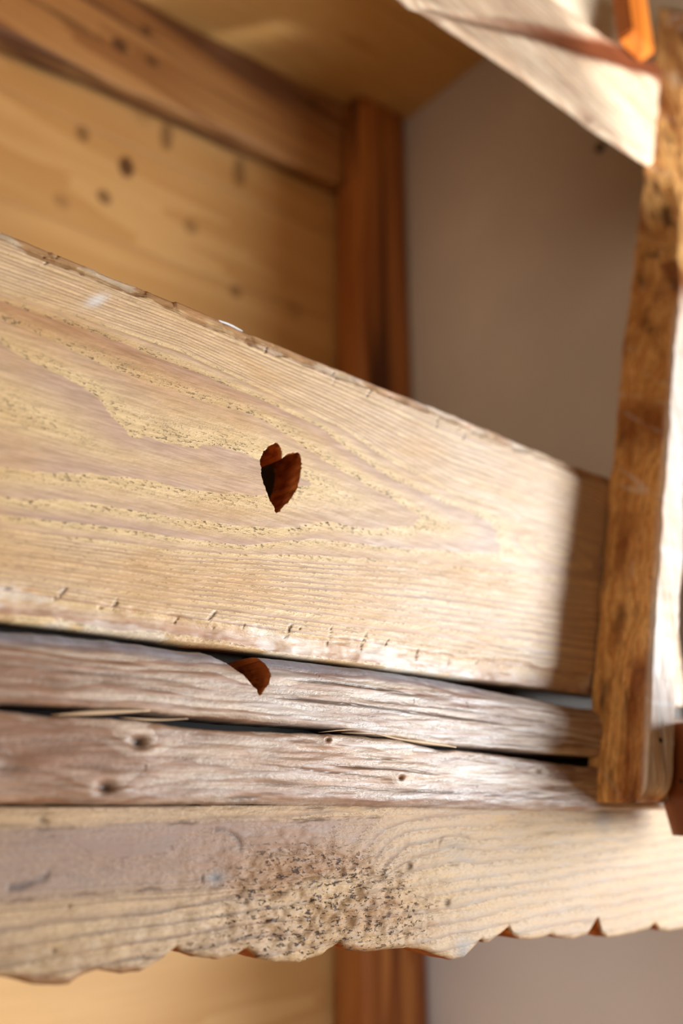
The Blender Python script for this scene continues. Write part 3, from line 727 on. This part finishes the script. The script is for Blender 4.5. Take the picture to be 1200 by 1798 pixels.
for j, (f, t) in enumerate(loop):
    if f == 0: xx, yy = L_ + (F_ - L_) * t, -0.0008 - (PZ - 0.0008) * t
    elif f == 1: xx, yy = F_ + PW * t, -PZ
    elif f == 2: xx, yy = F_ + PW + 0.004 * t, -PZ + (PZ - 0.0008) * t
    else: xx, yy = F_ + PW + 0.004 + (L_ - F_ - PW - 0.004) * t, np.full_like(zs, -0.0008)
    V[:, j, 0] = xx; V[:, j, 1] = yy; V[:, j, 2] = zs
# round the arrises, hew the faces
for _ in range(3): V[:, :ma + mb + 8, :2] = np.where(True, (np.roll(V, 1, 1) + 2 * V + np.roll(V, -1, 1))[:, :ma + mb + 8, :2] / 4, V[:, :ma + mb + 8, :2])
C_ = V.mean(1, keepdims=True); D_ = V - C_; D_[:, :, 2] = 0; D_ /= np.linalg.norm(D_, axis=2, keepdims=True) + 1e-9
jj = np.arange(m)[None] / m
zz = zs[:, None] + 0 * jj
xj = V[:, :, 0]; yj = V[:, :, 1]
slant = zz - 0.5 * (yj + PP) * 1.0
amp = 0.0040 * fbm(xj * 40 + 3, zz * 10, yj * 40) + 0.0018 * fbm(xj * 120, zz * 22, yj * 120) + 0.0012 * np.abs(vnoise(slant * 55, yj * 25, 2.0)) + 0.0007 * fbm(xj * 300, zz * 60, yj * 300)
side = np.array([1 if f in (0, 1) else 0 for f, t in loop])[None]
V[:, :, :2] += D_[:, :, :2] * (amp * (0.2 + 0.8 * side) - 0.0004)[:, :, None]
V[:, :, 1] = np.minimum(V[:, :, 1], -0.0008)
# bevelled foot
ft = np.clip((0.010 - zs) / 0.014, 0, 1)[:, None]
V[:, :, 0] += (C_[:, :, 0] - V[:, :, 0]) * 0.06 * ft ** 2; V[:, :, 1] += np.where(side == 1, 0.012 * ft ** 2 * np.clip((-V[:, :, 1]) / PP, 0, 1), 0)
q, caps = sweep_faces(len(zs), m)
me = mesh('bed_post', V.reshape(-1, 3), q, M['post'], caps); fix_normals(me)
post = obj('bed_post', me); tag(post, 'rough-hewn leaning orange brown bed post in front of the board ends', 'post')
x, y, z = coords(me).T.astype(float)
set_attr(me, 'phi', (x - np.interp(z, zs, L_)) * 150 + y * 120 + 1.8 * fbm(x * 25, z * 4, y * 25) + 0.9 * fbm(x * 60, z * 14, y * 60))
adze = []
set_attr(me, 'dark', np.clip(2.4 * fbm(x * 80, z * 12, y * 80 + 5) - 0.65, 0, 0.85))
sl = np.abs(vnoise((z - 0.75 * (y + PP)) * 34, y * 18, 3.0))
lit_front = sstep(-PP + 0.012, -PP + 0.002, y) if False else 1 - sstep(-PP + 0.001, -PP + 0.008, y)  # front face paler: its lit whiteness is put into the colour
set_attr(me, 'pale', 0.72 * lit_front * np.clip(0.8 + 0.5 * fbm(x * 60, z * 10, 3.0), 0, 1) + np.clip((0.10 - sl) / 0.10, 0, 1) * 0.5 * np.clip(0.2 + 2.0 * fbm(z * 14, y * 60, 7.0), 0, 1))
set_attr(me, 'tone', np.clip(0.05 + 1.5 * fbm(x * 45, z * 9, y * 45 + 2) + 0.5 * fbm(x * 100, z * 30, y * 100), 0, 0.9)); set_attr(me, 'speck', np.full(len(x), 0.4))
for a in ('worm', 'grey', 'blue', 'dense'): set_attr(me, a, np.zeros(len(x)))

# brown board standing right of the post
o = hewn_bar('side_block', (0.0, -0.165, -0.030), (0.10, -0.036, 0.060), 2, M['side'], amp=0.0015, n=40, freq=8)
pr_ = lambda z: F_[0] + PW + 0.010 + (np.interp(z, zs, F_) - F_[0]) + max(0.0, -z) * 0.35
for v_ in o.data.vertices: v_.co.x += float(pr_(v_.co.z))
tag(o, 'dark reddish brown block at the right edge beside the foot of the bed post', 'block')

# ------------------------------------------------------------------ upper beam and what stands above
ub_lo = curve([(600, -70), (715, 0), (860, 95), (1000, 190), (1040, 222), (1125, 278), (1180, 305)], -0.014)
ub_hi = curve([(850, -100), (970, 0), (1060, 66), (1150, 108)], -0.014)
xs = np.concatenate([np.arange(LX + 0.005, 0.40, 0.01), np.arange(0.40, 0.98, 0.003), np.arange(0.98, 1.10, 0.01)])
nr = 90; v = np.linspace(0, 1, nr)
X = np.repeat(xs[:, None], nr, 1)
zl, zh = ub_lo(xs)[:, None], ub_hi(xs)[:, None]
Zc = zl + (zh - zl) * v[None]
dep = 0.003
vq = v[None]
gv = curve([(600, -20), (780, 30), (960, 78), (1140, 132)], -0.014)(xs)[:, None]
wd = (0.006 + 0.030 * sstep(0.50, 0.90, xs))[:, None]
Yc = -0.015 + 0.006 * np.clip((0.05 - vq) / 0.05, 0, 1) ** 2 + dep * sstep(0.0, 0.006, Zc - gv) * (1 - sstep(wd, wd + 0.006, Zc - gv)) + 0.002 * fbm(X * 8, Zc * 30, 1.1) + 0.0008 * fbm(X * 30, Zc * 140, 2.1)
ext = [(0.02, 1), (0.05, 1), (0.05, 0.95), (0.026, 0.55), (-0.004, 0.06)]
m = nr + len(ext); V = np.zeros((len(xs), m, 3)); V[:, :, 0] = xs[:, None]; V[:, :nr, 1] = Yc; V[:, :nr, 2] = Zc
for k, (yy, t) in enumerate(ext): V[:, nr + k, 1] = yy; V[:, nr + k, 2] = (zl + (zh - zl) * t)[:, 0]
q, caps = sweep_faces(len(xs), m)
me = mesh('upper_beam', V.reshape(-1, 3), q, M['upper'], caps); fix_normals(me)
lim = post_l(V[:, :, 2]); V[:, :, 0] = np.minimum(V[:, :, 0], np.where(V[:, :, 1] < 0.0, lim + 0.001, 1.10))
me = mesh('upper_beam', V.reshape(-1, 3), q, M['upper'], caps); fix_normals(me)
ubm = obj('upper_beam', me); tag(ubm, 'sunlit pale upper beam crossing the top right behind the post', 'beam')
x, y, z = coords(me).T.astype(float)
kx, kz = at(1040, 205, -0.02)[[0, 2]]
g = ((x - kx) / 0.016) ** 2 + ((z - kz) / 0.008) ** 2
set_attr(me, 'phi', z * 90 + 1.5 * fbm(x * 4, z * 20) + 2 * np.exp(-g / 2)); set_attr(me, 'dark', 0.55 * np.exp(-g * 1.5))
shade_z = curve([(600, 0), (780, 28), (960, 64), (1060, 88), (1150, 114)], -0.014)(x); shade_w = 0.007 + 0.020 * sstep(0.45, 0.9, x)
streak = sstep(0.3, 0.75, x) * (1 - sstep(0.45, 1.25, np.abs(z - shade_z + 0.004 * fbm(x * 9, z * 30)) / shade_w))  # brown band painted in place of a cast shadow
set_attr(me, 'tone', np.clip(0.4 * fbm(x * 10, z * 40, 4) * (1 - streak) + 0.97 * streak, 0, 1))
for a, c in (('speck', 0.3), ('worm', 0), ('grey', 0), ('blue', 0), ('pale', 0), ('dense', 0)): set_attr(me, a, np.full(len(x), float(c)))
fa = empty('fascia', (0.2, 0.02, 1.2)); tag(fa, 'pale plank panel above the upper beam at the top edge', 'panel')
zf0 = 0.80
edges = [0.93, 1.05, 1.16, 1.25, 1.33]
for a, b in zip(edges[:-1], edges[1:]):
    o = box('plank', (LX + 0.005 - 0.2, 0.052, a - 1.2 + 0.001), (WX - 0.005 - 0.2, 0.068, b - 1.2 - 0.001), M['fascia'] if 'fascia' in M else M['ceil_plank'], fa, bev=0.003, seg=1)
bl0 = at(1096, 20, -0.030); bl1 = at(1099, 62, -0.030)
o = box('corner_block', (bl1[0], -0.040, bl1[2]), (bl1[0] + 0.055, -0.017, bl1[2] + 0.22), M['block'], bev=0.003)
tag(o, 'orange brown wood block on the upper beam left of the post head', 'block')

# ------------------------------------------------------------------ small things
p = at(1055, 260, 0); d = p - CAM; t = (WX - CAM[0]) / d[0]; nl = CAM + d * t
import bmesh
bm = bmesh.new(); bmesh.ops.create_uvsphere(bm, u_segments=12, v_segments=8, radius=0.009)
for v_ in bm.verts: v_.co.x *= 0.45
me = bpy.data.meshes.new('wall_screw'); bm.to_mesh(me); bm.free(); me.materials.append(M['iron'])
o = obj('wall_screw', me); o.location = (WX - 0.002, nl[1], nl[2]); tag(o, 'small dark screw head in the plaster wall below the upper beam', 'screw')
# sliver of white cloth peeking over the board
c0, c1 = at(362, 541, 0.016), at(418, 562, 0.016)
n, m = 24, 10; V = []
for i in range(n):
    t = i / (n - 1); c = c0 + (c1 - c0) * t; hgt = 0.0024 * math.sin(math.pi * t) ** 0.6
    for k in range(m):
        an = 2 * math.pi * k / m
        V.append([c[0] + 0.0006 * math.sin(i), 0.011 + 0.004 * math.cos(an), BZ1 - 0.0005 + hgt * (1 + 0.5 * math.sin(an)) ])
q, caps = sweep_faces(n, m); me = mesh('cloth_fold', V, q, M['cloth'], caps); fix_normals(me)
o = obj('cloth_fold', me); tag(o, 'sliver of white cloth peeking over the top edge of the heart board', 'cloth')
# iron nails
def nail(px, py, Y, r, label):
    p = at(px, py, Y); bm = bmesh.new(); bmesh.ops.create_uvsphere(bm, u_segments=10, v_segments=6, radius=r)
    for v_ in bm.verts: v_.co.y *= 0.4
    me = bpy.data.meshes.new('nail'); bm.to_mesh(me); bm.free(); me.materials.append(M['iron'])
    o = obj('nail', me); o.location = p; tag(o, label, 'nail')
nail(1161, 1300, -PP - 0.0005, 0.0022, 'dark nail head in the shaded foot of the bed post')
nail(1196, 1372, -0.070, 0.002, 'dark nail head in the brown block at the right edge')
